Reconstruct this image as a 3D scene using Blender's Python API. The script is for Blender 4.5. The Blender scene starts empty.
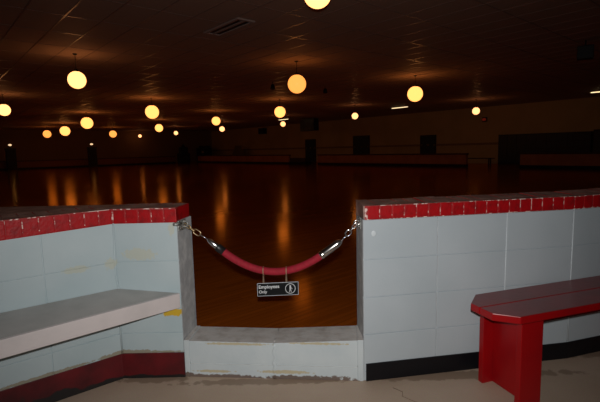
import bpy, bmesh, math, random
from mathutils import Vector, Matrix
random.seed(7)
SC = bpy.context.scene
COL = SC.collection
V = Vector

# ------------------------------------------------------------------ frames
H = 1.243                       # eye height of the photographer
G = 0.714                       # the hall is turned this far from the view axis
DR = V((math.cos(G), math.sin(G), 0)); DL = V((-math.sin(G), math.cos(G), 0)); UP = V((0, 0, 1))
CEIL = 3.66
def hall(r, l, z=0.0): return DR * r + DL * l + UP * z

class Frame:
    """a vertical wall face: u along it, w behind it, z up"""
    def __init__(s, x, y, a):
        s.o = V((x, y, 0)); s.a = a
        s.e = V((math.cos(a), math.sin(a), 0)); s.n = V((-math.sin(a), math.cos(a), 0))
    def p(s, u, w, z): return s.o + s.e * u + s.n * w + UP * z

RW = Frame(.3195, 2.2026, .1659)                    # right half wall
RW2o = RW.p(1.225, 0, 0); RW2 = Frame(RW2o.x, RW2o.y, .309)   # the same wall beyond its bend
PW = Frame(-.999, 2.2959, -.004)                    # short return beside the opening
OPN = Frame(-.658, 2.2945, math.atan2(2.2026 - 2.2945, .3195 + .658))   # across the opening
WA = .6936
WD = V((-math.cos(WA), -math.sin(WA), 0)); WN = V((-math.sin(WA), math.cos(WA), 0))
WC = V((-.999, 2.2959, 0))
def wing(t, w, z): return WC + WD * t + WN * w + UP * z   # angled left half wall, t runs towards the viewer

# ------------------------------------------------------------------ materials
def mat(name, col, rough=.6, metal=0., spec=.5, noise=None, bump=None, emit=None, coat=0.):
    m = bpy.data.materials.new(name); m.use_nodes = True
    nt = m.node_tree; b = nt.nodes['Principled BSDF']
    b.inputs['Base Color'].default_value = (*col, 1)
    b.inputs['Roughness'].default_value = rough
    b.inputs['Metallic'].default_value = metal
    b.inputs['Specular IOR Level'].default_value = spec
    if coat:
        b.inputs['Coat Weight'].default_value = coat; b.inputs['Coat Roughness'].default_value = .12
    tc = nt.nodes.new('ShaderNodeTexCoord')
    if noise:                                       # (scale, second colour, low, high)
        n = nt.nodes.new('ShaderNodeTexNoise'); n.inputs['Scale'].default_value = noise[0]; n.inputs['Detail'].default_value = 6
        r = nt.nodes.new('ShaderNodeValToRGB')
        r.color_ramp.elements[0].position = noise[2]; r.color_ramp.elements[0].color = (*col, 1)
        r.color_ramp.elements[1].position = noise[3]; r.color_ramp.elements[1].color = (*noise[1], 1)
        nt.links.new(tc.outputs['Object'], n.inputs['Vector']); nt.links.new(n.outputs['Fac'], r.inputs['Fac'])
        nt.links.new(r.outputs['Color'], b.inputs['Base Color'])
    if bump:                                        # (scale, strength, distance)
        n2 = nt.nodes.new('ShaderNodeTexNoise'); n2.inputs['Scale'].default_value = bump[0]; n2.inputs['Detail'].default_value = 5
        bp = nt.nodes.new('ShaderNodeBump'); bp.inputs['Strength'].default_value = bump[1]; bp.inputs['Distance'].default_value = bump[2]
        nt.links.new(tc.outputs['Object'], n2.inputs['Vector']); nt.links.new(n2.outputs['Fac'], bp.inputs['Height'])
        nt.links.new(bp.outputs['Normal'], b.inputs['Normal'])
    if emit:
        b.inputs['Emission Color'].default_value = (*emit[0], 1); b.inputs['Emission Strength'].default_value = emit[1]
    return m

def stained(m, spots, col, nscale=45, amount=1.0):
    """worn patches of another colour with ragged edges: spots = (centre, half sizes)"""
    nt = m.node_tree; b = nt.nodes['Principled BSDF']
    geo = nt.nodes.new('ShaderNodeNewGeometry')
    nz = nt.nodes.new('ShaderNodeTexNoise'); nz.inputs['Scale'].default_value = nscale; nz.inputs['Detail'].default_value = 4
    nt.links.new(geo.outputs['Position'], nz.inputs['Vector'])
    tot = None
    for c, h in spots:
        sub = nt.nodes.new('ShaderNodeVectorMath'); sub.operation = 'SUBTRACT'; sub.inputs[1].default_value = c
        nt.links.new(geo.outputs['Position'], sub.inputs[0])
        dv = nt.nodes.new('ShaderNodeVectorMath'); dv.operation = 'DIVIDE'; dv.inputs[1].default_value = h
        nt.links.new(sub.outputs[0], dv.inputs[0])
        ln = nt.nodes.new('ShaderNodeVectorMath'); ln.operation = 'LENGTH'; nt.links.new(dv.outputs[0], ln.inputs[0])
        ma = nt.nodes.new('ShaderNodeMath'); ma.operation = 'MULTIPLY_ADD'; ma.inputs[1].default_value = 1.6; ma.inputs[2].default_value = -.8
        nt.links.new(nz.outputs['Fac'], ma.inputs[0])
        ad = nt.nodes.new('ShaderNodeMath'); ad.operation = 'ADD'
        nt.links.new(ln.outputs['Value'], ad.inputs[0]); nt.links.new(ma.outputs[0], ad.inputs[1])
        mr = nt.nodes.new('ShaderNodeMapRange'); mr.inputs[1].default_value = .8; mr.inputs[2].default_value = 1.0
        mr.inputs[3].default_value = 1; mr.inputs[4].default_value = 0
        nt.links.new(ad.outputs[0], mr.inputs[0])
        if tot is None: tot = mr.outputs[0]
        else:
            mx = nt.nodes.new('ShaderNodeMath'); mx.operation = 'MAXIMUM'
            nt.links.new(tot, mx.inputs[0]); nt.links.new(mr.outputs[0], mx.inputs[1]); tot = mx.outputs[0]
    mix = nt.nodes.new('ShaderNodeMix'); mix.data_type = 'RGBA'
    src = b.inputs['Base Color']
    if src.is_linked:
        nt.links.new(src.links[0].from_socket, mix.inputs['A'])
    else:
        mix.inputs['A'].default_value = src.default_value
    mix.inputs['B'].default_value = (*col, 1)
    am = nt.nodes.new('ShaderNodeMath'); am.operation = 'MULTIPLY'; am.inputs[1].default_value = amount
    nt.links.new(tot, am.inputs[0]); tot = am.outputs[0]
    nt.links.new(tot, mix.inputs['Factor']); nt.links.new(mix.outputs['Result'], src)
    return m

M = {}
M['paint_left'] = mat('blue_grey_block_paint', (.43, .53, .56), .5, noise=(3.2, (.50, .585, .61), .35, .7), bump=(90, .25, .002))
stained(M['paint_left'], [((-.87, 2.295, .70), (.09, .06, .035)), ((-1.02, 2.29, .655), (.03, .08, .03)), ((-.69, 2.295, .835), (.018, .06, .04)), ((-1.15, 2.17, .655), (.07, .07, .02))], (.58, .53, .33), 60, .4)
stained(M['paint_left'], [((-.70, 2.295, .372), (.075, .05, .022))], (.62, .40, .03), 50)
stained(M['paint_left'], [((-.98, 2.28, .150), (.20, .08, .014)), ((-1.3, 2.05, .150), (.30, .24, .010)), ((-.8, 2.295, .148), (.2, .05, .006))], (.25, .17, .06), 60, .7)
M['paint_right'] = mat('pale_grey_block_paint', (.455, .515, .55), .5, noise=(2.6, (.51, .565, .60), .35, .7), bump=(90, .25, .002))
M['bead'] = mat('pale_joint_bead', (.60, .66, .69), .55)
M['concrete'] = mat('bare_grey_concrete', (.44, .45, .46), .8, noise=(16, (.60, .61, .61), .45, .7), bump=(45, .6, .006))
M['brick_red'] = mat('red_brick_paint', (.40, .003, .006), .5, spec=.3, noise=(28, (.24, .004, .006), .45, .75), bump=(70, .5, .004))
M['brick_top'] = mat('worn_brown_brick_top', (.24, .13, .11), .5, noise=(14, (.42, .26, .22), .4, .7), bump=(40, .7, .006))
M['mortar'] = mat('chipped_mortar', (.34, .03, .03), .8, noise=(45, (.80, .58, .52), .50, .58))
M['base_red'] = mat('dark_red_base_paint', (.13, .004, .008), .45, noise=(7, (.055, .003, .005), .4, .7), bump=(30, .3, .004))
stained(M['base_red'], [((-1.55, 1.84, .0), (.35, .3, .10)), ((-1.3, 2.05, .0), (.3, .26, .05)), ((-1.1, 2.2, 0), (.2, .2, .025)), ((-.85, 2.29, 0), (.3, .1, .022))], (.012, .01, .01), 14)
M['base_black'] = mat('black_vinyl_base', (.006, .006, .008), .4, spec=.3, bump=(30, .3, .004))
M['sill'] = mat('white_sill_paint', (.53, .60, .63), .55, noise=(5, (.60, .66, .68), .4, .7), bump=(60, .35, .003))
stained(M['sill'], [((-.45, 2.27, .0), (.30, .08, .020)), ((.02, 2.23, .0), (.32, .08, .024)), ((-.64, 2.29, .01), (.03, .05, .02))], (.13, .075, .05), 40, .9)
stained(M['sill'], [((-.1, 2.24, .04), (.16, .06, .010)), ((-.5, 2.28, .035), (.12, .06, .008)), ((-.35, 2.27, .195), (.22, .04, .008)), ((.1, 2.23, .205), (.2, .04, .007))], (.50, .40, .20), 60, .75)
M['sill_top'] = mat('worn_sill_top', (.60, .59, .57), .7, noise=(14, (.42, .39, .36), .45, .75), bump=(35, .5, .005))
M['white_wood'] = mat('white_bench_paint', (.66, .60, .59), .5, noise=(9, (.60, .55, .54), .45, .7), bump=(40, .25, .002))
M['white_wood_shaded'] = mat('shaded_white_bench_paint', (.46, .45, .43), .5, noise=(7, (.38, .375, .36), .4, .7), bump=(40, .25, .002))  # same white paint, greyed in colour for the grazing light on the seat
M['red_wood'] = mat('glossy_red_paint', (.35, .003, .005), .34, spec=.32, noise=(6, (.27, .003, .006), .4, .7), bump=(22, .25, .003))
M['red_top'] = mat('dull_red_seat_paint', (.22, .022, .024), .3, noise=(5, (.15, .026, .024), .35, .7), bump=(26, .3, .003))  # plank tops duller and browner than the bench sides
M['chrome'] = mat('chrome', (.72, .70, .68), .22, metal=1)
M['brass'] = mat('dull_brass', (.55, .40, .22), .35, metal=1)
M['plate_metal'] = mat('paint_flecked_metal', (.42, .42, .40), .5, metal=.4, noise=(90, (.10, .11, .10), .45, .6))
M['rope'] = mat('red_velvet', (.37, .008, .026), .8, noise=(60, (.28, .007, .018), .4, .7), bump=(300, .3, .001))
M['black'] = mat('black_plastic', (.012, .012, .013), .4)
M['black_sign'] = mat('black_sign_face', (.006, .007, .008), .5, spec=.2)
M['white_ink'] = mat('white_ink', (.72, .74, .76), .5)
M['cord'] = mat('tan_string', (.40, .27, .17), .8)
M['dark_metal'] = mat('dark_metal', (.03, .028, .026), .5, metal=.3)
M['dark_blue'] = mat('dark_blue_paint', (.035, .055, .075), .45)
M['dark_frame'] = mat('dark_frame_paint', (.03, .03, .03), .5)
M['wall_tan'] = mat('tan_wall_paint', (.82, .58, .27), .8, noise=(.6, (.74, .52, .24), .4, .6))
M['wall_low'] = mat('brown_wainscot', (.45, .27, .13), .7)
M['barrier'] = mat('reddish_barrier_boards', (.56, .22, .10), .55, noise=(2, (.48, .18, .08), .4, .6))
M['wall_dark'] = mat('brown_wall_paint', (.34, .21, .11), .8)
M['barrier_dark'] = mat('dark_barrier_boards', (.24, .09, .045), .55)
M['barrier_rail'] = mat('dark_rail', (.06, .02, .015), .5)
M['locker'] = mat('dark_locker_paint', (.022, .024, .03), .4)
M['locker_door'] = mat('locker_door_paint', (.05, .06, .085), .35)
M['vent_metal'] = mat('vent_metal', (.62, .48, .43), .5)
M['stain_yellow'] = mat('tan_vinyl', (.30, .22, .10), .6)

# ceiling board and its glossy runners
M['tile'] = mat('ceiling_board', (.64, .45, .345), .7, spec=.12)
M['runner'] = mat('ceiling_runner_metal', (.42, .27, .22), .3, spec=.45)

def floor_mat():
    m = mat('tan_vinyl_floor', (.54, .405, .30), .55, noise=(3.0, (.60, .46, .35), .35, .7), bump=(130, .15, .001))
    nt = m.node_tree; b = nt.nodes['Principled BSDF']
    old = b.inputs['Base Color'].links[0].from_socket
    n = nt.nodes.new('ShaderNodeTexNoise'); n.inputs['Scale'].default_value = 160; n.inputs['Detail'].default_value = 2
    mx = nt.nodes.new('ShaderNodeMix'); mx.data_type = 'RGBA'; mx.blend_type = 'MULTIPLY'; mx.inputs['Factor'].default_value = .3
    geo = nt.nodes.new('ShaderNodeNewGeometry')
    nt.links.new(geo.outputs['Position'], n.inputs['Vector'])
    nt.links.new(old, mx.inputs['A']); nt.links.new(n.outputs['Color'], mx.inputs['B'])
    nt.links.new(mx.outputs['Result'], b.inputs['Base Color'])
    # darker patches along the foot of the half walls, with a ragged edge
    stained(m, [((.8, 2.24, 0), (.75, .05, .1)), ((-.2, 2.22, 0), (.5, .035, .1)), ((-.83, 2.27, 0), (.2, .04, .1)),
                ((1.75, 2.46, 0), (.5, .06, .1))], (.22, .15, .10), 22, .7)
    return m
M['vinyl'] = floor_mat()

def wood_floor():
    m = bpy.data.materials.new('varnished_rink_boards'); m.use_nodes = True
    nt = m.node_tree; b = nt.nodes['Principled BSDF']; N = nt.nodes.new; L = nt.links.new
    geo = N('ShaderNodeNewGeometry')
    mp = N('ShaderNodeMapping'); mp.inputs['Rotation'].default_value = (0, 0, -G)
    L(geo.outputs['Position'], mp.inputs['Vector'])
    br = N('ShaderNodeTexBrick'); br.inputs['Scale'].default_value = 1
    br.inputs['Brick Width'].default_value = 1.3; br.inputs['Row Height'].default_value = .058
    br.inputs['Mortar Size'].default_value = .0012; br.inputs['Mortar Smooth'].default_value = .3; br.inputs['Bias'].default_value = -.1
    br.inputs['Color1'].default_value = (.42, .105, .008, 1); br.inputs['Color2'].default_value = (.34, .082, .0062, 1)
    br.inputs['Mortar'].default_value = (.15, .035, .003, 1)
    L(mp.outputs['Vector'], br.inputs['Vector'])
    gm = N('ShaderNodeMapping'); gm.inputs['Scale'].default_value = (1.6, 38, 1); L(mp.outputs['Vector'], gm.inputs['Vector'])
    gn = N('ShaderNodeTexNoise'); gn.inputs['Scale'].default_value = 1; gn.inputs['Detail'].default_value = 5; L(gm.outputs['Vector'], gn.inputs['Vector'])
    rp = N('ShaderNodeValToRGB'); rp.color_ramp.elements[0].position = .3; rp.color_ramp.elements[0].color = (.78, .75, .72, 1)
    rp.color_ramp.elements[1].position = .7; rp.color_ramp.elements[1].color = (1.05, 1.05, 1.05, 1)
    L(gn.outputs['Fac'], rp.inputs['Fac'])
    mx = N('ShaderNodeMix'); mx.data_type = 'RGBA'; mx.blend_type = 'MULTIPLY'; mx.inputs['Factor'].default_value = 1
    L(br.outputs['Color'], mx.inputs['A']); L(rp.outputs['Color'], mx.inputs['B']); L(mx.outputs['Result'], b.inputs['Base Color'])
    # amber varnish: the gloss over the boards is itself tinted
    b.inputs['Roughness'].default_value = .6; b.inputs['Specular IOR Level'].default_value = 0
    wn = N('ShaderNodeTexNoise'); wn.inputs['Scale'].default_value = 1.3; L(geo.outputs['Position'], wn.inputs['Vector'])
    mr = N('ShaderNodeMapRange'); mr.inputs[3].default_value = .12; mr.inputs[4].default_value = .17
    L(wn.outputs['Fac'], mr.inputs[0])
    gl = N('ShaderNodeBsdfGlossy'); gl.inputs['Color'].default_value = (1, .60, .20, 1); L(mr.outputs[0], gl.inputs['Roughness'])
    fr = N('ShaderNodeFresnel'); fr.inputs['IOR'].default_value = 1.36
    ms = N('ShaderNodeMixShader'); L(fr.outputs[0], ms.inputs[0]); L(b.outputs[0], ms.inputs[1]); L(gl.outputs[0], ms.inputs[2])
    L(ms.outputs[0], nt.nodes['Material Output'].inputs['Surface'])
    return m
M['wood'] = wood_floor()

# ------------------------------------------------------------------ mesh builder
class MB:
    def __init__(s): s.bm = bmesh.new(); s.mats = []
    def mi(s, m):
        if m not in s.mats: s.mats.append(m)
        return s.mats.index(m)
    def hexa(s, pts, m, bevel=0., pick=None):
        """8 corners: bottom ring (4) then top ring (4)"""
        b = bmesh.new(); vs = [b.verts.new(p) for p in pts]
        for f in ((3, 2, 1, 0), (4, 5, 6, 7), (0, 1, 5, 4), (1, 2, 6, 5), (2, 3, 7, 6), (3, 0, 4, 7)): b.faces.new([vs[i] for i in f])
        s._take(b, m, bevel, pick)
    def box(s, fr, u0, u1, w0, w1, z0, z1, m, bevel=0., pick=None):
        f = fr.p if isinstance(fr, Frame) else fr
        s.hexa([f(u0, w0, z0), f(u1, w0, z0), f(u1, w1, z0), f(u0, w1, z0), f(u0, w0, z1), f(u1, w0, z1), f(u1, w1, z1), f(u0, w1, z1)], m, bevel, pick)
    def prism(s, poly, z0, z1, m, bevel=0., pick=None):
        b = bmesh.new()
        lo = [b.verts.new((p[0], p[1], z0)) for p in poly]; hi = [b.verts.new((p[0], p[1], z1)) for p in poly]
        n = len(poly)
        b.faces.new(lo[::-1]); b.faces.new(hi)
        for i in range(n): b.faces.new((lo[i], lo[(i + 1) % n], hi[(i + 1) % n], hi[i]))
        s._take(b, m, bevel, pick)
    def tube(s, pts, r, m, seg=12, cap=True, closed=False):
        pts = [V(p) for p in pts]; n = len(pts); rs = r if isinstance(r, (list, tuple)) else [r] * n
        b = bmesh.new(); rings = []; ref = None
        for i, p in enumerate(pts):
            if closed: d = pts[(i + 1) % n] - pts[i - 1]
            else: d = pts[min(i + 1, n - 1)] - pts[max(i - 1, 0)]
            d.normalize()
            if ref is None: ref = V((0, 0, 1)) if abs(d.z) < .9 else V((1, 0, 0))
            x = (ref - d * ref.dot(d)).normalized(); y = d.cross(x); ref = x
            rings.append([b.verts.new(p + (x * math.cos(t) + y * math.sin(t)) * rs[i]) for t in [2 * math.pi * k / seg for k in range(seg)]])
        for i in range(n if closed else n - 1):
            a, c = rings[i], rings[(i + 1) % n]
            for k in range(seg): b.faces.new((a[k], a[(k + 1) % seg], c[(k + 1) % seg], c[k]))
        if cap and not closed: b.faces.new(rings[0][::-1]); b.faces.new(rings[-1])
        for f in b.faces: f.smooth = len(f.verts) == 4
        s._take(b, m, 0, None)
    def sphere(s, c, r, m, u=24, v=14, sc=(1, 1, 1)):
        b = bmesh.new(); bmesh.ops.create_uvsphere(b, u_segments=u, v_segments=v, radius=r)
        for vv in b.verts: vv.co = V((vv.co.x * sc[0], vv.co.y * sc[1], vv.co.z * sc[2])) + V(c)
        for f in b.faces: f.smooth = True
        s._take(b, m, 0, None)
    def _take(s, b, m, bevel, pick):
        bmesh.ops.recalc_face_normals(b, faces=b.faces)
        if bevel: bmesh.ops.bevel(b, geom=list(b.edges), offset=bevel, segments=2, affect='EDGES', profile=.6)
        b.normal_update()
        base = s.mi(m)
        vm = {v: s.bm.verts.new(v.co) for v in b.verts}
        for f in b.faces:
            try: nf = s.bm.faces.new([vm[v] for v in f.verts])
            except ValueError: continue
            nf.smooth = f.smooth
            k = pick(f.normal, f.calc_center_median()) if pick else None
            nf.material_index = s.mi(k) if k else base
        b.free()
    def build(s, name, parent=None, origin=None):
        me = bpy.data.meshes.new(name)
        o = bpy.data.objects.new(name, me); COL.objects.link(o)
        org = V(origin) if origin is not None else V((0, 0, 0))
        if parent is not None:
            o.parent = parent; org = V((0, 0, 0)) if origin is None else org
            bmesh.ops.translate(s.bm, verts=s.bm.verts, vec=-parent.matrix_basis.translation)
        elif origin is not None:
            bmesh.ops.translate(s.bm, verts=s.bm.verts, vec=-org); o.location = org
        s.bm.to_mesh(me); s.bm.free()
        for m in s.mats: me.materials.append(m)
        return o

def thing(name, label, cat, loc, group=None):
    o = bpy.data.objects.new(name, None); COL.objects.link(o); o.location = loc; o.empty_display_size = .1
    o['label'] = label; o['category'] = cat
    if group: o['group'] = group
    return o
def tag(o, label, cat, group=None):
    o['label'] = label; o['category'] = cat
    if group: o['group'] = group
    return o
def struct(o): o['kind'] = 'structure'; return o

# ------------------------------------------------------------------ floors
LBK = [(-.632, 2.492), (-1.742, 2.518), (-4.2, 2.58)]          # rink-side line of the left half wall
edge = [(-8, 2.3), (-4.2, 2.3), (-1.5, 2.42), (-.65, 2.40), (.31, 2.31), tuple(RW2.p(0, .1, 0).xy), tuple(RW2.p(7, .1, 0).xy)]
def flat(name, poly, z, m):
    b = MB(); vs = [b.bm.verts.new((x, y, z)) for x, y in poly]
    f = b.bm.faces.new(vs); bmesh.ops.recalc_face_normals(b.bm, faces=[f])
    if f.normal.z < 0: f.normal_flip()
    bmesh.ops.triangulate(b.bm, faces=[f]); b.mi(m); return struct(b.build(name))
flat('floor', [(-8, -4), (8.5, -4), (8.5, 4.6)] + edge[::-1], 0, M['vinyl'])
far = [hall(28, -12), hall(28, 49), hall(-12, 49)]
flat('floor_rink', edge + [(8.5, 4.6), (8.5, 2.0)] + [tuple(p.xy) for p in far], 0, M['wood'])

# thin cracks in the vinyl near the right half wall
b = MB()
b.tube([(.46, 2.13, .0006), (.50, 2.09, .0006), (.49, 2.05, .0006), (.53, 2.01, .0006), (.58, 1.97, .0006)], .0016, mat('crack_dirt', (.19, .13, .09), .9), 5)
struct(b.build('floor_crack'))

# ------------------------------------------------------------------ ceiling
b = MB(); vs = [b.bm.verts.new(hall(r, l, CEIL)) for r, l in ((-12, -12), (-12, 49), (28, 49), (28, -12))]
f = b.bm.faces.new(vs)
if f.normal.z > 0: f.normal_flip()
b.mi(M['tile']); ceiling = struct(b.build('ceiling'))
b = MB()
HF = lambda u, w, z: hall(u, w, z)
r0, l0 = 2.178, 8.69
k = -23
while r0 + .6096 * k < 28:
    x = r0 + .6096 * k
    if x > -12: b.box(HF, x - .012, x + .012, -12, 49, CEIL - .007, CEIL + .01, M['runner'])
    k += 1
k = -17
while l0 + 1.2192 * k < 49:
    y = l0 + 1.2192 * k
    if y > -12: b.box(HF, -12, 28, y - .012, y + .012, CEIL - .0065, CEIL + .01, M['runner'])
    k += 1
struct(b.build('ceiling_runners', ceiling))

# ------------------------------------------------------------------ far walls
b = MB(); b.box(HF, 28, 28.2, -12, 49.2, 0, CEIL, M['wall_tan']); struct(b.build('wall_back'))
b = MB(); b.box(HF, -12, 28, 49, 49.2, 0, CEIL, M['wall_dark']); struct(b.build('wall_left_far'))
b = MB(); b.box(HF, 27.95, 28, -12, 49, 1.22, 1.36, M['wall_low'], .008); struct(b.build('trim_1'))

# barriers round the far side of the rink
def barrier(name, r, l, mt=M['barrier']):
    def seg(z0, z1, g, m, bev=0):
        q = MB(); q.box(HF, r[0] - g, r[1] + g, l[0] - g, l[1] + g, z0, z1, m, bev); return q
    o = struct(seg(.16, .70, 0, mt).build(name))
    seg(.70, .78, .03, M['barrier_rail'], .01).build('top_rail', o)
    seg(0, .16, .012, M['base_black']).build('kick_strip', o)
    # upright battens between the boards
    q = MB()
    n = max(2, int(max(r[1] - r[0], l[1] - l[0]) / 1.6))
    for i in range(1, n):
        t = i / n
        if r[1] - r[0] > l[1] - l[0]:
            x = r[0] + (r[1] - r[0]) * t; q.box(HF, x - .03, x + .03, l[0] - .012, l[0], .16, .70, mt)
        else:
            y = l[0] + (l[1] - l[0]) * t; q.box(HF, r[0] - .012, r[0], y - .03, y + .03, .16, .70, mt)
    q.build('battens', o)
barrier('wall_barrier_back', (23.1, 23.3), (27.95, 43.6))
barrier('wall_barrier_middle', (23.1, 23.3), (12.38, 24.45))
barrier('wall_barrier_right', (23.1, 23.3), (-3.0, 9.46))
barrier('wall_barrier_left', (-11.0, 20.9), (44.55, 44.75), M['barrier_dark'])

# doors in the far wall
def door(name, l0, l1, top):
    q = MB()
    for a, c in ((l0 - .09, l0), (l1, l1 + .09)): q.box(HF, 27.93, 28.02, a, c, 0, top + .09, M['dark_frame'], .006)
    q.box(HF, 27.93, 28.02, l0, l1, top, top + .09, M['dark_frame'], .006)
    o = struct(q.build(name))
    mid = (l0 + l1) / 2
    for a, c in ((l0, mid - .006), (mid + .006, l1)):
        d = MB(); d.box(HF, 27.95, 28.0, a + .004, c - .004, .01, top - .005, M['dark_blue'], .004)
        w = (c - a)
        for z0, z1 in ((.25, .95), (1.15, top - .22)):
            d.box(HF, 27.94, 27.955, a + w * .18, c - w * .18, z0, z1, M['dark_blue'], .006)
        dd = d.build('door_leaf', o)
        s = mid - .07 if a < mid - .02 and c <= mid else mid + .07
        e = MB(); e.tube([hall(27.94, s, .95), hall(27.90, s, .95), hall(27.90, s, 1.15), hall(27.94, s, 1.15)], .012, M['chrome'], 8); e.build('handle', dd)
door('door_1', 29.95, 31.2, 2.02)
door('door_2', 23.5, 25.1, 2.12)
door('door_3', 17.38, 18.5, 1.92)

# ------------------------------------------------------------------ near half walls
def brick_pick(nrm, c):
    return M['brick_top'] if nrm.z > .55 else None
CB, CT = .873, .952

# right
b = MB()
def blocks(bld, fr, us, zs, m, depth=.03, end=None):
    for i in range(len(us) - 1):
        for j in range(len(zs) - 1):
            dz = .002
            bld.box(fr, us[i] + .0024, us[i + 1] - .0024, 0, depth, zs[j] + dz, zs[j + 1] - dz, m, .0025, end)
zs = [.0, .055, .258, .461, .664, .873]
conc = lambda nrm, c: M['concrete'] if nrm.x < -.7 else None
b.prism([RW.p(.0012, .0055, 0).xy, RW.p(1.225, .0055, 0).xy, RW2.p(7, .0055, 0).xy, RW2.p(7, .2, 0).xy, RW2.p(0, .2, 0).xy, (.312, 2.404)],
        0, CB, M['paint_right'], 0, conc)
blocks(b, RW, [.0, .410, .816, 1.225], zs, M['paint_right'], .03, conc)
blocks(b, RW2, [0.0] + [.4064 * i for i in range(1, 16)], zs, M['paint_right'])
for fr, u in ((RW, .816), (RW2, 0.003)):
    b.tube([fr.p(u, .0015, .1), fr.p(u, .0015, .5), fr.p(u, .0015, .872)], .0042, M['bead'], 8)
b.sphere(RW.p(.056, .0005, .80), .016, M['bead'], 16, 10, (1, .2, 1))
wall_right = struct(b.build('wall_right'))
b = MB()
b.prism([RW.p(.010, -.0015, 0).xy, RW.p(1.225, -.0015, 0).xy, RW2.p(7, -.0015, 0).xy, RW2.p(7, .195, 0).xy, RW2.p(0, .195, 0).xy, (.318, 2.398)],
        CB, CT - .006, M['mortar'], 0, brick_pick)
def bricks(bld, fr, u0, u1, w0=-.004, w1=.2, pitch=.0677, drop=0., dz0=0.):
    g = fr.p if isinstance(fr, Frame) else fr
    f = lambda u, w, z: g(u, w, z + (drop * u + dz0 if z < CB + .01 else -.008 + .05 * max(w, 0)))      # the tops rise a little towards the rink
    u = u0
    while u + .06 < u1:
        j = random.uniform(-.0015, .0015)
        bld.box(f, u + .0016, u + pitch - .0016, w0 + j, w1 + j, CB + .002 + random.uniform(0, .001), CT + random.uniform(-.002, .002), M['brick_red'], .004, brick_pick)
        u += pitch
bricks(b, RW, .022, 1.224, pitch=.0668)
e0, e1, e2, e3 = RW.p(.002, -.001, 0), RW.p(.0225, -.001, 0), RW.p(.0225, .197, 0), V((.3165, 2.399, 0))
b.hexa([p + UP * (CB + .002) for p in (e0, e1, e2, e3)] + [e0 + UP * (CT - .006), e1 + UP * (CT - .006), e2 + UP * (CT + .003), e3 + UP * (CT + .003)], M['brick_top'], .004); bricks(b, RW2, .0, 7)
b.build('brick_cap', wall_right)
b = MB()
b.prism([RW.p(.012, -.007, 0).xy, RW.p(1.225, -.007, 0).xy, RW2.p(7, -.007, 0).xy, RW2.p(7, .001, 0).xy, RW2.p(0, .001, 0).xy, RW.p(.012, .001, 0).xy],
        0, .097, M['base_black'], .002)
struct(b.build('baseboard_right'))

# left: the short return beside the opening and the wing angled towards the viewer
b = MB()
conc2 = lambda nrm, c: M['concrete'] if nrm.x > .7 else None
WE = 2.0
we = wing(WE, .0055, 0)
body = [PW.p(.3395, .0055, 0).xy, LBK[0], LBK[1], LBK[2], (-4.2, we.y), we.xy, wing(0.0, .0055, 0).xy]
b.prism(body, 0, CB, M['paint_left'], 0, conc2)
zl = [.0, .055, .258, .461, .661, .873]
blocks(b, PW, [.001, .341], zl, M['paint_left'], .03, conc2)
def wingf(u, w, z): return wing(-u, w, z)      # u negative runs along the wing so that left/right stay in order
blocks(b, wingf, [-.34 - .4064 * k for k in range(4, -1, -1)] + [-.001], zl, M['paint_left'])
b.tube([PW.p(-.002, -.002, .12), PW.p(-.004, -.002, .4), PW.p(.003, -.003, .52), PW.p(-.006, -.003, .6), PW.p(.002, -.002, .872)], .005, M['paint_left'], 8)
wall_left = struct(b.build('wall_left'))
b = MB()
cap = [PW.p(.334, -.001, 0).xy, (-.640, 2.486), (LBK[1][0], LBK[1][1] - .004), (-4.2, 2.57), (-4.2, we.y + .01), wing(WE, -.001, 0).xy, wing(0, -.001, 0).xy]
b.prism(cap, CB, CT - .004, M['mortar'], 0, lambda nrm, c: M['brick_red'] if nrm.x > .7 else brick_pick(nrm, c))
bricks(b, PW, .003, .345, -.004, .19, dz0=-.006)
b.box(PW, .0, .3405, -.0022, .02, CB - .004, CB + .004, M['brick_red'])        # red paint brushed a little below the bricks
b.hexa([wing(1.9, -.0022, CB - .059), wing(.0, -.0022, CB - .004), wing(.0, .02, CB - .004), wing(1.9, .02, CB - .059), wing(1.9, -.0022, CB + .004), wing(.0, -.0022, CB + .004), wing(.0, .02, CB + .004), wing(1.9, .02, CB + .004)], M['brick_red'])
bricks(b, wingf, -.0677 * 28 - .004, -.002, -.004, .19, drop=.03, dz0=-.006)
b.build('brick_cap', wall_left)
b = MB()
b.prism([PW.p(.341, -.008, 0).xy, PW.p(.341, .001, 0).xy, wing(0, .001, 0).xy, wing(WE, .001, 0).xy, wing(WE, -.008, 0).xy, PW.p(-.003, -.009, 0).xy][::-1], 0, .143, M['base_red'], .002)
struct(b.build('baseboard_left'))

# sill across the opening: two blocks under a worn top
b = MB()
def stop(nrm, c): return M['sill_top'] if nrm.z > .6 else None
def sillz(u): return .209 - .045 * u + .068 * u * u if u < .5 else .2035 + .052 * (u - .5)
w1 = .199
for u0, u1 in ((.030, .4992), (.5008, .950)):
    f = OPN.p
    for z0, z1 in ((.0, .076), (.084, None)):
        ta = z1 if z1 else sillz(u0); tb = z1 if z1 else sillz(u1)
        b.hexa([f(u0, 0, z0), f(u1, 0, z0), f(u1, w1, z0), f(u0, w1, z0), f(u0, 0, ta), f(u1, 0, tb), f(u1, w1, tb), f(u0, w1, ta)], M['sill'], .002, stop)
b.box(OPN, .032, .948, .004, w1 - .004, .0, .19, M['sill'])
for u0, u1 in ((.0005, .030), (.950, .9815)):                # uneven filler strips at both ends
    b.box(OPN, u0, u1, -.004, w1, .0, sillz(u0) + .004, M['sill'], .004, stop)
cz = [.0, .02, .05, .075, .09, .12, .15, .18, .1985]                  # lumpy plaster over the middle joint
b.tube([OPN.p(.5 + .006 * math.sin(9.1 * i), .010, z) for i, z in enumerate(cz)], [.014, .0125, .013, .0155, .013, .0125, .013, .0125, .014], M['sill'], 14)
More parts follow.
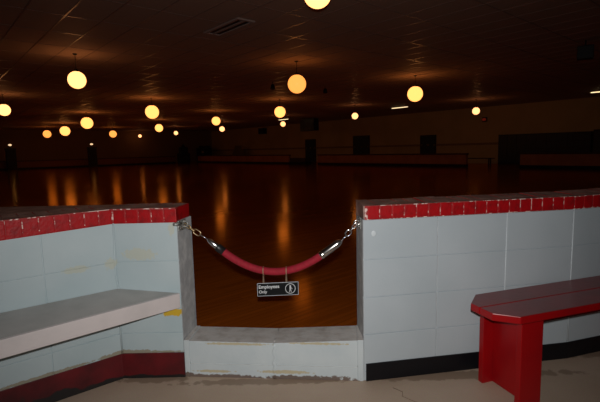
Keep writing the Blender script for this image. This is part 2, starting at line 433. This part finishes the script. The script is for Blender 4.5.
b.tube([OPN.p(.5 + .004 * math.sin(7.3 * i), .02 + .02 * i, .2005) for i in range(9)], .0042, M['sill_top'], 8)
sillo = struct(b.build('trim_2'))

# ------------------------------------------------------------------ left bench
bn = thing('wall_bench', 'white painted shelf bench built into the corner of the left half wall', 'bench', (-1.2, 1.95, 0))
zb = lambda x: .482 + (-.66 - x) * .045
fr_r = V((-.661, 2.281, 0)); fr_d = V((-.7225, -.6914, 0)).normalized(); L_ = 1.45
A = PW.p(.334, -.003, 0); C0 = wing(.004, -.004, 0); Bk = wing(1.42, -.004, 0); F1 = fr_r + fr_d * L_
b = MB()
tb = bmesh.new()
inw = V((-.6914, .7225, 0))
zf = lambda x: .482 + (-.66 - x) * .010                  # the seat falls a little towards its front
poly = [(fr_r + inw * .022 + V((.002, 0, 0)), 0), (A + V((-.02, 0, 0)), .001), (C0, .029), (Bk, .029), (F1 + inw * .02, 0)]
lo = [tb.verts.new((p.x, p.y, zf(p.x) + d - .038)) for p, d in poly]; hi = [tb.verts.new((p.x, p.y, zf(p.x) + d - .001)) for p, d in poly]
tb.faces.new(lo[::-1]); tb.faces.new(hi)
for i in range(5): tb.faces.new((lo[i], lo[(i + 1) % 5], hi[(i + 1) % 5], hi[i]))
bmesh.ops.triangulate(tb, faces=list(tb.faces))
b._take(tb, M['white_wood_shaded'], 0, None)
b.build('seat_board', bn)
b = MB()
p0, p1 = fr_r, F1; q0, q1 = fr_r + inw * .02, F1 + inw * .02
hz = .080
b.hexa([V((p.x, p.y, zf(p.x) - hz)) for p in (p1, p0, q0, q1)] + [V((p.x, p.y, zf(p.x))) for p in (p1, p0, q0, q1)], M['white_wood'], .003)
b.build('front_board', bn)
b = MB()
q2, q3 = fr_r + fr_d * .14 + inw * .022, F1 + inw * .022
q4, q5 = q2 + inw * .03, q3 + inw * .03
b.hexa([V((p.x, p.y, zf(p.x) - .086)) for p in (q3, q2, q4, q5)] + [V((p.x, p.y, zf(p.x) - .04)) for p in (q3, q2, q4, q5)], M['dark_metal'], .002)
b.build('under_shade_strip', bn)  # dark strip added as the line of shade below the front board

# ------------------------------------------------------------------ red bench
BA = .32
be = V((math.cos(BA), math.sin(BA), 0)); bnn = V((-math.sin(BA), math.cos(BA), 0))
def bp(e, w, z): return be * e + bnn * w + UP * z
BZ = .475; E0, E1 = 1.427, 2.86; N0, NM, N1 = 1.465, 1.627, 1.785
rb = thing('bench', 'red painted wooden bench with clipped corners beside the right half wall', 'bench', bp(2.1, 1.63, 0))
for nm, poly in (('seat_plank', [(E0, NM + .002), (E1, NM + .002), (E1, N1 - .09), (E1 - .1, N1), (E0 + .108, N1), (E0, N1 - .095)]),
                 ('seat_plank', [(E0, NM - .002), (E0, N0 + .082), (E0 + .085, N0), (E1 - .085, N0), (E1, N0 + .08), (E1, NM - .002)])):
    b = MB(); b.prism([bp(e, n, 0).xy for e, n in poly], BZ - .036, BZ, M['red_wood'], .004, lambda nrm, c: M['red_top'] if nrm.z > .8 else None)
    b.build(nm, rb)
for e0, sgn in ((1.562, 1), (2.735, -1)):
    ew = e0 + sgn * .060
    lo_, hi_ = min(e0, e0 + sgn * .128), max(e0, e0 + sgn * .128)
    b = MB(); b.box(bp, lo_, hi_, 1.505, 1.537, 0, BZ - .037, M['red_wood'], .003); b.build('leg_board', rb)
    b = MB(); b.box(bp, lo_, hi_, 1.748, 1.780, 0, BZ - .037, M['red_wood'], .003); b.build('leg_board', rb)
    b = MB(); b.box(bp, min(ew, ew + sgn * .025), max(ew, ew + sgn * .025), 1.5375, 1.7475, .004, BZ - .037, M['red_wood'], .002); b.build('end_panel', rb)
b = MB(); b.box(bp, 1.649, 2.645, 1.613, 1.641, BZ - .125, BZ - .037, M['red_wood'], .003); b.build('stretcher', rb)

# ------------------------------------------------------------------ rope across the opening
def op(u, z, w=.08): return OPN.p(u, w, z)
rz = lambda u: .578 + 1.39 * (u - .507) ** 2
rope = thing('rope_barrier', 'red velvet rope with metal ends hung across the opening', 'rope', op(.507, .578))
b = MB(); us = [.212 + (.776 - .212) * i / 28 for i in range(29)]
b.tube([op(u, rz(u)) for u in us], .0205, M['rope'], 16); b.build('rope', rope)
def ferrule(u, sgn, ln, tape):
    s = V((1, 0)); sl = 2 * 1.39 * (u - .507)
    d = V((sgn, sl * sgn)).normalized()
    P = lambda t, dz=0: op(u + d.x * t, rz(u) + d.y * t + dz)
    q = MB()
    if tape:
        q.tube([P(-.012), P(.03), P(.034)], [.022, .022, .0215], M['black'], 16); q.build('tape', rope); q = MB()
        q.tube([P(.033), P(.036), P(ln - .03), P(ln - .012), P(ln), P(ln + .004)], [.015, .0165, .0155, .013, .008, .004], M['chrome'], 16)
    else:
        q.tube([P(-.014), P(-.012), P(0), P(.004), P(.012), P(ln - .034), P(ln - .012), P(ln), P(ln + .004)], [.021, .0235, .0235, .022, .0225, .0215, .017, .009, .004], M['chrome'], 16)
    f = q.build('ferrule', rope)
    return u + d.x * ln, rz(u) + d.y * ln
lu, lz = ferrule(.216, -1, .10, True)
ru, rzz = ferrule(.770, 1, .125, False)
def link(a, c, wd, r, m, flat):
    a = V(a); c = V(c); d = (c - a); ln = d.length; d.normalize()
    side = V((0, 1, 0)).cross(d).normalized() if flat else V((0, 1, 0))
    side = (side - d * side.dot(d)).normalized()
    pts = []
    hw = wd / 2; st = max(ln / 2 - hw, 0); mid = (a + c) / 2
    for k in range(8): t = -math.pi / 2 + math.pi * k / 7; pts.append(mid + d * (st + hw * math.cos(t)) + side * (hw * math.sin(t)))
    for k in range(8): t = math.pi / 2 + math.pi * k / 7; pts.append(mid + d * (-st + hw * math.cos(t)) + side * (hw * math.sin(t)))
    q = MB(); q.tube(pts, r, m, 8, closed=True); q.build('link', rope)
pl = (.008, .846); pr = (.952, .842)
def chain(a, c, hook):
    a = V((a[0], a[1])); c = V((c[0], c[1])); d = c - a
    at = lambda t: op((a + d * t).x, (a + d * t).y)
    q = MB(); q.tube([at(-.02), at(.36)], .0036, M['chrome'], 8); q.build('swivel_pin', rope)
    link(at(.31), at(.60), .026, .0034, M['brass'] if hook is M['brass'] else M['chrome'], True)
    link(at(.54), at(.80), .013, .0032, hook, False)
    link(at(.73), at(1.02), .015, .0032, hook, True)
chain((lu, lz), pl, M['brass'])
chain((ru, rzz), pr, M['chrome'])

# brackets the rope hangs from
br1 = thing('wall_bracket', 'rounded bolted metal bracket at the top of the left opening edge', 'bracket', (-.65, 2.33, .85), 'rope brackets')
b = MB(); q = V((-.656, 2.315, .852))
exl = V((.14, .99, 0)); 
b.hexa([q + exl * a + V((c, 0, 0)) + UP * z for z in (-.035, .022) for a, c in ((-.012, .0), (.085, .0), (.085, .006), (-.012, .006))], M['plate_metal'], .002)
b.build('plate', br1)
for dz, dy in ((.008, .012), (-.02, .012), (.004, .066), (-.022, .062)):
    s = MB(); s.sphere(q + exl * dy + V((.007, 0, dz)), .006, M['chrome'], 10, 6, (.7, 1, 1)); s.build('bolt', br1)
s = MB(); c0 = q + exl * .05 + V((.004, 0, -.004))
s.tube([c0 + V((.018 * math.sin(t), 0, .016 * math.cos(t))) + V((.008, 0, 0)) for t in [2 * math.pi * k / 14 for k in range(14)]], .004, M['plate_metal'], 8, closed=True); s.build('eye', br1)
s = MB(); s.tube([wq for wq in (PW.p(.322, -.004, .858), PW.p(.336, -.007, .86), PW.p(.346, .006, .86), PW.p(.35, .03, .856))], [.008, .011, .011, .008], M['plate_metal'], 10); s.build('clip', br1)

br2 = thing('wall_bracket', 'small square metal eye plate on the right edge of the opening', 'bracket', (.31, 2.29, .85), 'rope brackets')
b = MB(); q = V((.3168, 2.285, .848)); ex2 = V((-.037, 1, 0)).normalized()
b.hexa([q + ex2 * a + V((c, 0, 0)) + UP * z for z in (-.032, .032) for a, c in ((-.03, -.005), (.03, -.005), (.03, 0), (-.03, 0))], M['plate_metal'], .002)
b.build('plate', br2)
for dz in (.022, -.022):
    s = MB(); s.sphere(q + V((-.007, 0, dz)), .006, M['chrome'], 10, 6, (.7, 1, 1)); s.build('bolt', br2)
s = MB(); c0 = q + V((-.018, 0, -.002))
s.tube([c0 + V((.014 * math.sin(t), 0, .014 * math.cos(t))) for t in [2 * math.pi * k / 14 for k in range(14)]], .0038, M['chrome'], 8, closed=True); s.build('eye', br2)

# hanging sign
sg = thing('hanging_sign', 'small black sign with white words hung on strings from the red rope', 'sign', op(.52, .482, .072))
SU0, SU1, SZ0, SZ1, SW = .405, .636, .444, .520, .072
tilt = .010
def sp(u, w, z): return OPN.p(u, SW + w, z + tilt * (u - .52) / .115 * .6)
b = MB(); b.box(sp, SU0, SU1, 0, .005, SZ0, SZ1, M['black_sign'], .0012); b.build('panel', sg)
b = MB(); t = .0022
for u0, u1, z0, z1 in ((SU0 + .002, SU1 - .002, SZ1 - .0035, SZ1 - .0015), (SU0 + .002, SU1 - .002, SZ0 + .0015, SZ0 + .0032), (SU0 + .0015, SU0 + .0032, SZ0 + .003, SZ1 - .003), (SU1 - .0032, SU1 - .0015, SZ0 + .003, SZ1 - .003)):
    b.box(sp, u0, u1, -.0006, .0004, z0, z1, M['white_ink'])
b.build('border', sg)
def words(txt, u, z, width, name):
    cu = bpy.data.curves.new(name, 'FONT'); cu.body = txt; cu.size = 1; cu.offset = .015
    tmp = bpy.data.objects.new(name, cu); COL.objects.link(tmp)
    bpy.context.view_layer.update()
    me = bpy.data.meshes.new_from_object(tmp.evaluated_get(bpy.context.evaluated_depsgraph_get()))
    bpy.data.objects.remove(tmp)
    xs = [v.co.x for v in me.vertices]; k = width / (max(xs) - min(xs)); x0 = min(xs)
    o = bpy.data.objects.new(name, me); COL.objects.link(o); o.parent = sg
    for v in me.vertices:
        v.co = sp(u + (v.co.x - x0) * k, -.0008 + v.co.z, z + v.co.y * k) - sg.location
    me.materials.append(M['white_ink']); return o
words('Employees', .415, .4885, .114, 'lettering'); words('Only', .415, .4615, .046, 'lettering')
b = MB(); cu_, cz_ = .590, .482
b.tube([sp(cu_ + .027 * math.cos(a), -.0006, cz_ + .027 * math.sin(a)) for a in [2 * math.pi * k / 28 for k in range(28)]], .0018, M['white_ink'], 6, closed=True)
b.sphere(sp(cu_, -.0006, cz_ + .014), .0050, M['white_ink'], 10, 6, (1, .2, 1))
b.tube([sp(cu_, -.0006, cz_ + .009), sp(cu_ - .001, -.0006, cz_ - .004)], .0048, M['white_ink'], 8)
b.tube([sp(cu_ - .001, -.0006, cz_ - .003), sp(cu_ - .006, -.0006, cz_ - .02)], .0020, M['white_ink'], 6)
b.tube([sp(cu_ + .001, -.0006, cz_ - .003), sp(cu_ + .005, -.0006, cz_ - .02)], .0020, M['white_ink'], 6)
b.tube([sp(cu_ + .002, -.0006, cz_ + .007), sp(cu_ + .011, -.0006, cz_ - .003)], .0016, M['white_ink'], 6)
b.build('emblem', sg)
for u in (.442, .569):
    q = MB(); zr = rz(u); ztop = sp(u, 0, SZ1).z
    loop = [op(u, zr) + V((0, .0235 * math.sin(t), .0235 * math.cos(t))) for t in [math.pi * (1.15 + 1.7 * (k / 14)) - math.pi for k in range(15)]]
    q.tube([sp(u - .002, .0025, SZ1 - .002)] + loop + [sp(u + .003, .0025, SZ1 - .002)], .0025, M['cord'], 6); q.build('cord', sg)

# ------------------------------------------------------------------ globe lamps
def globe_mat(nm, col, s): return mat(nm, (.8, .75, .6), .3, emit=(col, s))
GM = {'w': globe_mat('globe_glass_bright', (1, .40, .13), 2.9), 'y': globe_mat('globe_glass_warm', (1, .355, .085), 2.5),
      'o': globe_mat('globe_glass_amber', (1, .32, .06), 1.65), 'c': globe_mat('globe_glass_pale', (1, .40, .15), 2.6)}
globes = [  # x, y, radius, glass, what singles it out
 (-5.37, 10.92, .235, 'w', 'bright pale globe lamp hanging above the left end of the left half wall'),
 (-.01, 12.43, .288, 'o', 'largest amber globe lamp whole in view, hanging over the middle of the rink'),
 (.26, 5.33, .187, 'w', 'nearest globe lamp, cut by the top edge of the photo'),
 (4.07, 15.41, .295, 'y', 'large yellow globe lamp hanging beyond the right half wall'),
 (-6.54, 19.9, .335, 'y', 'large yellow globe lamp right of the bright pale one on the left'),
 (-.87, 21.48, .300, 'y', 'yellow globe lamp just below and left of the large amber one'),
 (-12.39, 25.97, .375, 'y', 'yellow globe lamp below and right of the bright pale one on the left'),
 (-18.1, 34.27, .410, 'y', 'yellow globe lamp second from the left in the far left row of three'),
 (-21.93, 38.52, .365, 'o', 'small orange globe lamp at the left end of the far left row of three'),
 (-17.48, 41.6, .365, 'o', 'small orange globe lamp above the right pillar lamp on the far left'),
 (-10.44, 33.12, .325, 'y', 'small globe lamp directly under the large yellow one left of centre'),
 (-4.98, 26.85, .290, 'y', 'yellow globe lamp touching a smaller one, above the far corner barrier'),
 (-6.37, 36.88, .245, 'c', 'small pale globe lamp just below right of a yellow one near the far corner'),
 (-1.09, 31.67, .205, 'c', 'tiny pale globe lamp under a ceiling tube near the wall box'),
 (3.26, 25.36, .205, 'c', 'small pale globe lamp alone above the middle barrier and double door'),
 (9.54, 23.73, .215, 'c', 'small pale globe lamp farthest right, left of the dark lockers'),
 (-11.6, 17.55, .255, 'w', 'bright globe lamp farthest left, cut by the left edge of the photo'),
 (-11.83, 42.63, .215, 'c', 'tiny pale globe lamp above the dark loudspeaker stack in the far corner'),
 (-17.32, 48.19, .190, 'c', 'tiniest pale globe lamp, on the far left wall side'),
]
GZ = H + .74 * 2.42
first = None
for x, y, r, g, lab in globes:
    r *= .88
    o = thing('globe_lamp', lab, 'lamp', (x, y, GZ), 'round globe lamps hung over the rink')
    b = MB(); b.sphere((x, y, GZ), r, GM[g], 32, 18); b.build('globe', o)
    b = MB(); b.tube([(x, y, GZ + r * .93), (x, y, GZ + r * .99), (x, y, GZ + r + .05)], [r * .34, r * .32, r * .22], M['dark_metal'], 16); b.build('collar', o)
    b = MB(); b.tube([(x, y, GZ + r + .045), (x, y, CEIL - .008)], .008, M['dark_metal'], 8); b.build('stem', o)
    b = MB(); b.tube([(x, y, CEIL - .04), (x, y, CEIL - .02), (x, y, CEIL - .008)], [.02, .05, .055], M['dark_metal'], 16); b.build('canopy', o)

# fluorescent tubes over the far walkway
for (r, l), lab in zip(((22.3, 16.3), (22.2, 27.4), (24.5, 6.3)),
        ('short glowing ceiling tube right of the large yellow globe lamp', 'short ceiling tube just above the tiny globe lamp near the wall box', 'ceiling tube light cut by the right edge of the photo')):
    o = thing('tube_light', lab, 'lamp', hall(r, l, CEIL), 'ceiling tube lights over the walkway')
    b = MB(); b.box(HF, r - .06, r + .06, l - .62, l + .62, CEIL - .06, CEIL - .008, M['vent_metal'], .005); b.build('housing', o)
    b = MB(); b.tube([hall(r, l - .58, CEIL - .08), hall(r, l + .58, CEIL - .08)], .02, globe_mat('tube_glass', (1, .78, .42), 1.5), 10); b.build('tube', o)

# ceiling vent
o = thing('ceiling_vent', 'long slotted air vent in the ceiling left of the nearest globe lamp', 'vent', hall(4.84, 7.6, CEIL))
b = MB()
R0, R1, L0, L1 = 4.64, 5.04, 6.98, 8.25
ZV = CEIL - .03
for a in ((R0, R0 + .06, L0, L1), (R1 - .06, R1, L0, L1), (R0 + .06, R1 - .06, L0, L0 + .06), (R0 + .06, R1 - .06, L1 - .06, L1)): b.box(HF, a[0], a[1], a[2], a[3], ZV, CEIL - .002, M['vent_metal'], .004)
b.build('frame', o)
b = MB(); b.box(HF, R0 + .06, R1 - .06, L0 + .06, L1 - .06, CEIL - .012, CEIL - .002, M['black']); b.build('backing', o)
b = MB(); b.box(HF, (R0 + R1) / 2 - .03, (R0 + R1) / 2 + .03, L0 + .06, L1 - .06, ZV + .004, CEIL - .012, M['vent_metal'], .004); b.build('slat', o)

# small dark fittings under the ceiling
for (x, y), lab in (((-.88, 16.0), 'small dark spotlight under the ceiling left of the large amber globe lamp'), ((1.08, 17.4), 'small dark spotlight under the ceiling right of the large amber globe lamp')):
    o = thing('spotlight', lab, 'spotlight', (x, y, CEIL), 'ceiling spotlights')
    b = MB(); b.tube([(x, y, CEIL - .008), (x, y, CEIL - .12)], .012, M['dark_metal'], 8); b.build('stem', o)
    b = MB(); b.tube([(x, y, CEIL - .10), (x, y - .01, CEIL - .13), (x, y - .04, CEIL - .25), (x, y - .045, CEIL - .27)], [.03, .06, .085, .085], M['black'], 14); b.build('can', o)
x, y = 6.9, 10.75
o = thing('loudspeaker', 'black box loudspeaker hung under the ceiling at the upper right', 'loudspeaker', (x, y, CEIL))
F = Frame(x, y, -.55)
b = MB(); b.box(F, -.17, .17, -.13, .13, 3.22, 3.52, M['black'], .012); b.build('cabinet', o)
b = MB(); b.box(F, -.15, .15, -.137, -.128, 3.24, 3.50, M['dark_frame'], .004); b.build('grille', o)
b = MB(); b.tube([(x, y, 3.515), (x, y, CEIL - .008)], .015, M['dark_metal'], 8); b.build('mount', o)

# ------------------------------------------------------------------ far side of the hall
def wallbox(name, label, cat, r0, r1, l0, l1, z0, z1, m, face=None):
    o = thing(name, label, cat, hall((r0 + r1) / 2, (l0 + l1) / 2, z0))
    b = MB(); b.box(HF, r0, r1, l0, l1, z0, z1, m, .02); b.build('cabinet', o)
    return o
o = wallbox('loudspeaker', 'big dark loudspeaker box hung from the ceiling above the leftmost far door', 'loudspeaker', 23.75, 24.3, 25.55, 27.2, 2.66, 3.6, M['black'])
for l in (25.8, 26.95):
    b = MB(); b.tube([hall(24.0, l, 3.59), hall(24.0, l, CEIL - .008)], .03, M['dark_metal'], 8); b.build('mount', o)
for l in (25.95, 26.8):
    b = MB(); b.tube([hall(23.755, l, 3.13), hall(23.73, l, 3.13)], [.30, .27], M['dark_frame'], 20); b.build('cone', o)
o = wallbox('loudspeaker', 'small dark loudspeaker high on the far wall left of the big box', 'loudspeaker', 27.6, 27.99, 37.4, 38.4, 2.9, 3.5, M['black'])
b = MB(); b.tube([hall(27.605, 37.9, 3.18), hall(27.585, 37.9, 3.18)], [.16, .14], M['dark_frame'], 20); b.build('cone', o)
b = MB(); o = thing('warning_lamp', 'small dim red lamp on the far wall right of the farthest right globe', 'lamp', hall(27.84, 13.75, 2.85))
b.sphere(hall(27.84, 13.75, 2.85), .13, mat('red_lens', (.5, .02, .01), .3, emit=((1, .08, .03), .05)), 14, 8, (1, 1, .7)); b.build('lens', o)
b = MB(); b.box(HF, 27.90, 27.985, 13.60, 13.90, 2.70, 3.0, M['dark_frame'], .01); b.build('base', o)

# lockers along the far wall
n = 9; w = 5.0 / n
names = ['first (leftmost)', 'second', 'third', 'fourth', 'fifth', 'sixth', 'seventh', 'eighth', 'ninth (rightmost)']
for i in range(n):
    l1 = 12.57 - i * w; l0 = l1 - w + .01
    o = thing('locker', names[i] + ' unit from the left in the dark locker row by the far wall', 'locker', hall(27.7, (l0 + l1) / 2, 0), 'lockers along the far wall')
    b = MB(); b.box(HF, 27.4, 27.94, l0, l1, 0, 1.82, M['locker'], .006); b.build('body', o)
    for k in range(4):
        for s in range(2):
            a0 = l0 + .012 + s * (w / 2 - .008); a1 = a0 + w / 2 - .022
            b = MB(); b.box(HF, 27.382, 27.40, a0, a1, .1 + k * .42, .1 + k * .42 + .40, M['locker_door'], .004); d = b.build('door', o)
            b = MB(); b.sphere(hall(27.376, a1 - .03, .3 + k * .42), .018, M['chrome'], 8, 5); b.build('knob', d)
o = thing('locker', 'taller dark cabinet at the right edge, beside the locker row', 'locker', hall(27.5, 6.7, 0))
b = MB(); b.box(HF, 27.3, 27.94, 5.7, 7.45, 0, 1.9, M['locker'], .01); b.build('body', o)
for a in (5.75, 6.6):
    b = MB(); b.box(HF, 27.28, 27.30, a, a + .8, .1, 1.8, M['locker_door'], .006); b.build('door', o)

# low bench in the gap right of the middle barrier
o = thing('low_bench', 'low dark bench in the gap between the middle and right barriers', 'bench', hall(26, 13.3, 0))
b = MB(); b.box(HF, 25.85, 26.2, 12.2, 14.2, .38, .43, M['dark_metal'], .006); b.build('seat', o)
for l in (12.4, 13.95):
    for r in (25.88, 26.11):
        b = MB(); b.box(HF, r, r + .06, l, l + .06, 0, .38, M['dark_metal'], .004); b.build('leg', o)

# low step box in the gap left of the double door
o = thing('step_box', 'low dark step box in the gap at the right end of the back barrier', 'step', hall(23.4, 26.8, 0))
b = MB(); b.box(HF, 23.15, 23.7, 25.95, 27.85, .2, .5, M['barrier_rail'], .01); b.build('upper_step', o)
b = MB(); b.box(HF, 23.10, 23.75, 25.95, 27.85, 0, .2, M['base_black'], .01); b.build('lower_step', o)

# dark stack in the far corner
o = thing('loudspeaker_stack', 'tall dark loudspeaker stack in the gap at the far rink corner', 'loudspeaker', hall(21.9, 44.5, 0))
b = MB(); b.box(HF, 21.3, 22.5, 44.2, 44.9, 0, 1.05, M['black'], .03); b.build('bass_cabinet', o)
b = MB(); b.box(HF, 21.5, 22.3, 44.25, 44.85, 1.05, 1.75, M['black'], .03); b.build('top_cabinet', o)
b = MB(); b.tube([hall(21.9, 44.55, 1.75), hall(21.9, 44.55, 1.8), hall(21.9, 44.55, 2.05)], [.22, .2, .03], M['black'], 14); b.build('horn', o)
for r, z, s in ((21.9, .52, .36), (21.9, 1.4, .22)):
    b = MB(); b.tube([hall(r, 44.24, z), hall(r, 44.19, z)], [s, s * .9], M['dark_frame'], 18); b.build('cone', o)

# lit pillars on the left barrier line
for r, lab in ((5.95, 'dark pillar with a small lamp on top at the far left edge'), (12.45, 'dark pillar with a small lamp on top below the orange globe lamp')):
    o = thing('lamp_pillar', lab, 'pillar', hall(r, 44.3, 0), 'lamp pillars on the left barrier')
    b = MB(); b.box(HF, r - .36, r + .36, 44.05, 44.50, 0, 1.75, M['dark_metal'], .02); b.build('post', o)
    b = MB(); b.box(HF, r - .40, r + .40, 44.02, 44.53, 1.75, 1.86, M['dark_frame'], .015); b.build('cap', o)
    b = MB(); b.tube([hall(r, 44.28, 1.86), hall(r, 44.28, 2.05)], .03, M['dark_metal'], 8); b.build('stem', o)
    b = MB(); b.sphere(hall(r, 44.28, 2.13), .13, globe_mat('pillar_lamp_glass', (1, .66, .36), 1.1), 16, 10, (1, 1, .65)); b.build('lamp_shade', o)

# things behind the back barrier
o = thing('arcade_cabinet', 'dark upright cabinet with a pale screen behind the back barrier', 'cabinet', hall(26, 48.0, 0))
b = MB(); b.box(HF, 25.6, 26.6, 46.6, 48.6, 0, 1.6, M['black'], .03); b.build('body', o)
b = MB(); b.box(HF, 25.8, 26.6, 46.9, 48.3, 1.6, 1.86, M['black'], .03); b.build('hood', o)
b = MB(); b.box(HF, 25.58, 25.60, 46.8, 47.3, 1.0, 1.25, M['vent_metal'], .004); b.build('screen', o)
o = thing('booth_seat', 'tan high-backed booth seat behind the back barrier below the dark speaker', 'seat', hall(26.3, 41.2, 0))
b = MB(); b.prism([hall(26.0, 39.9, 0).xy, hall(26.7, 39.9, 0).xy, hall(26.7, 42.4, 0).xy, hall(26.0, 42.4, 0).xy], 0, .45, M['stain_yellow'], .03); b.build('seat', o)
b = MB(); b.hexa([hall(26.6, 39.9, .45), hall(26.75, 39.9, .45), hall(26.75, 42.4, .45), hall(26.6, 42.4, .45), hall(26.75, 40.6, 1.75), hall(26.85, 40.6, 1.75), hall(26.85, 41.7, 1.75), hall(26.75, 41.7, 1.75)], M['stain_yellow'], .03); b.build('backrest', o)

# ------------------------------------------------------------------ camera flash, world, camera
li = bpy.data.lights.new('camera_flash', 'SPOT'); li.spot_size = math.radians(112); li.spot_blend = 1.0; li.energy = 150; li.color = (1, .97, .94); li.shadow_soft_size = .02
lo_ = bpy.data.objects.new('camera_flash', li); COL.objects.link(lo_); lo_.location = (0, -.02, H + .10)
lo_.rotation_euler = (math.pi / 2 - .10, 0, 0)

w = bpy.data.worlds.new('hall_dark'); SC.world = w; w.use_nodes = True
bg = w.node_tree.nodes['Background']; bg.inputs[0].default_value = (.9, .55, .35, 1); bg.inputs[1].default_value = .0

cam = bpy.data.cameras.new('camera'); co = bpy.data.objects.new('camera', cam); COL.objects.link(co)
P, R = .11922, -.0233
fw = V((0, math.cos(P), -math.sin(P))); up = V((0, math.sin(P), math.cos(P))); rt = V((1, 0, 0))
X = rt * math.cos(R) + up * math.sin(R); Y = up * math.cos(R) - rt * math.sin(R)
m = Matrix((X, Y, -fw)).transposed().to_4x4(); m.translation = V((0, 0, H)); co.matrix_world = m
cam.sensor_fit = 'HORIZONTAL'; cam.sensor_width = 36; cam.lens = 435.83 / 600 * 36; cam.clip_start = .02; cam.clip_end = 200
SC.camera = co
SC.view_settings.view_transform = 'Standard'; SC.view_settings.look = 'None'; SC.view_settings.gamma = 1; SC.view_settings.use_curve_mapping = False
SC.view_settings.exposure = 0
SC.cycles.use_denoising = True
SC.cycles.max_bounces = 6
SC.cycles.sample_clamp_indirect = 4
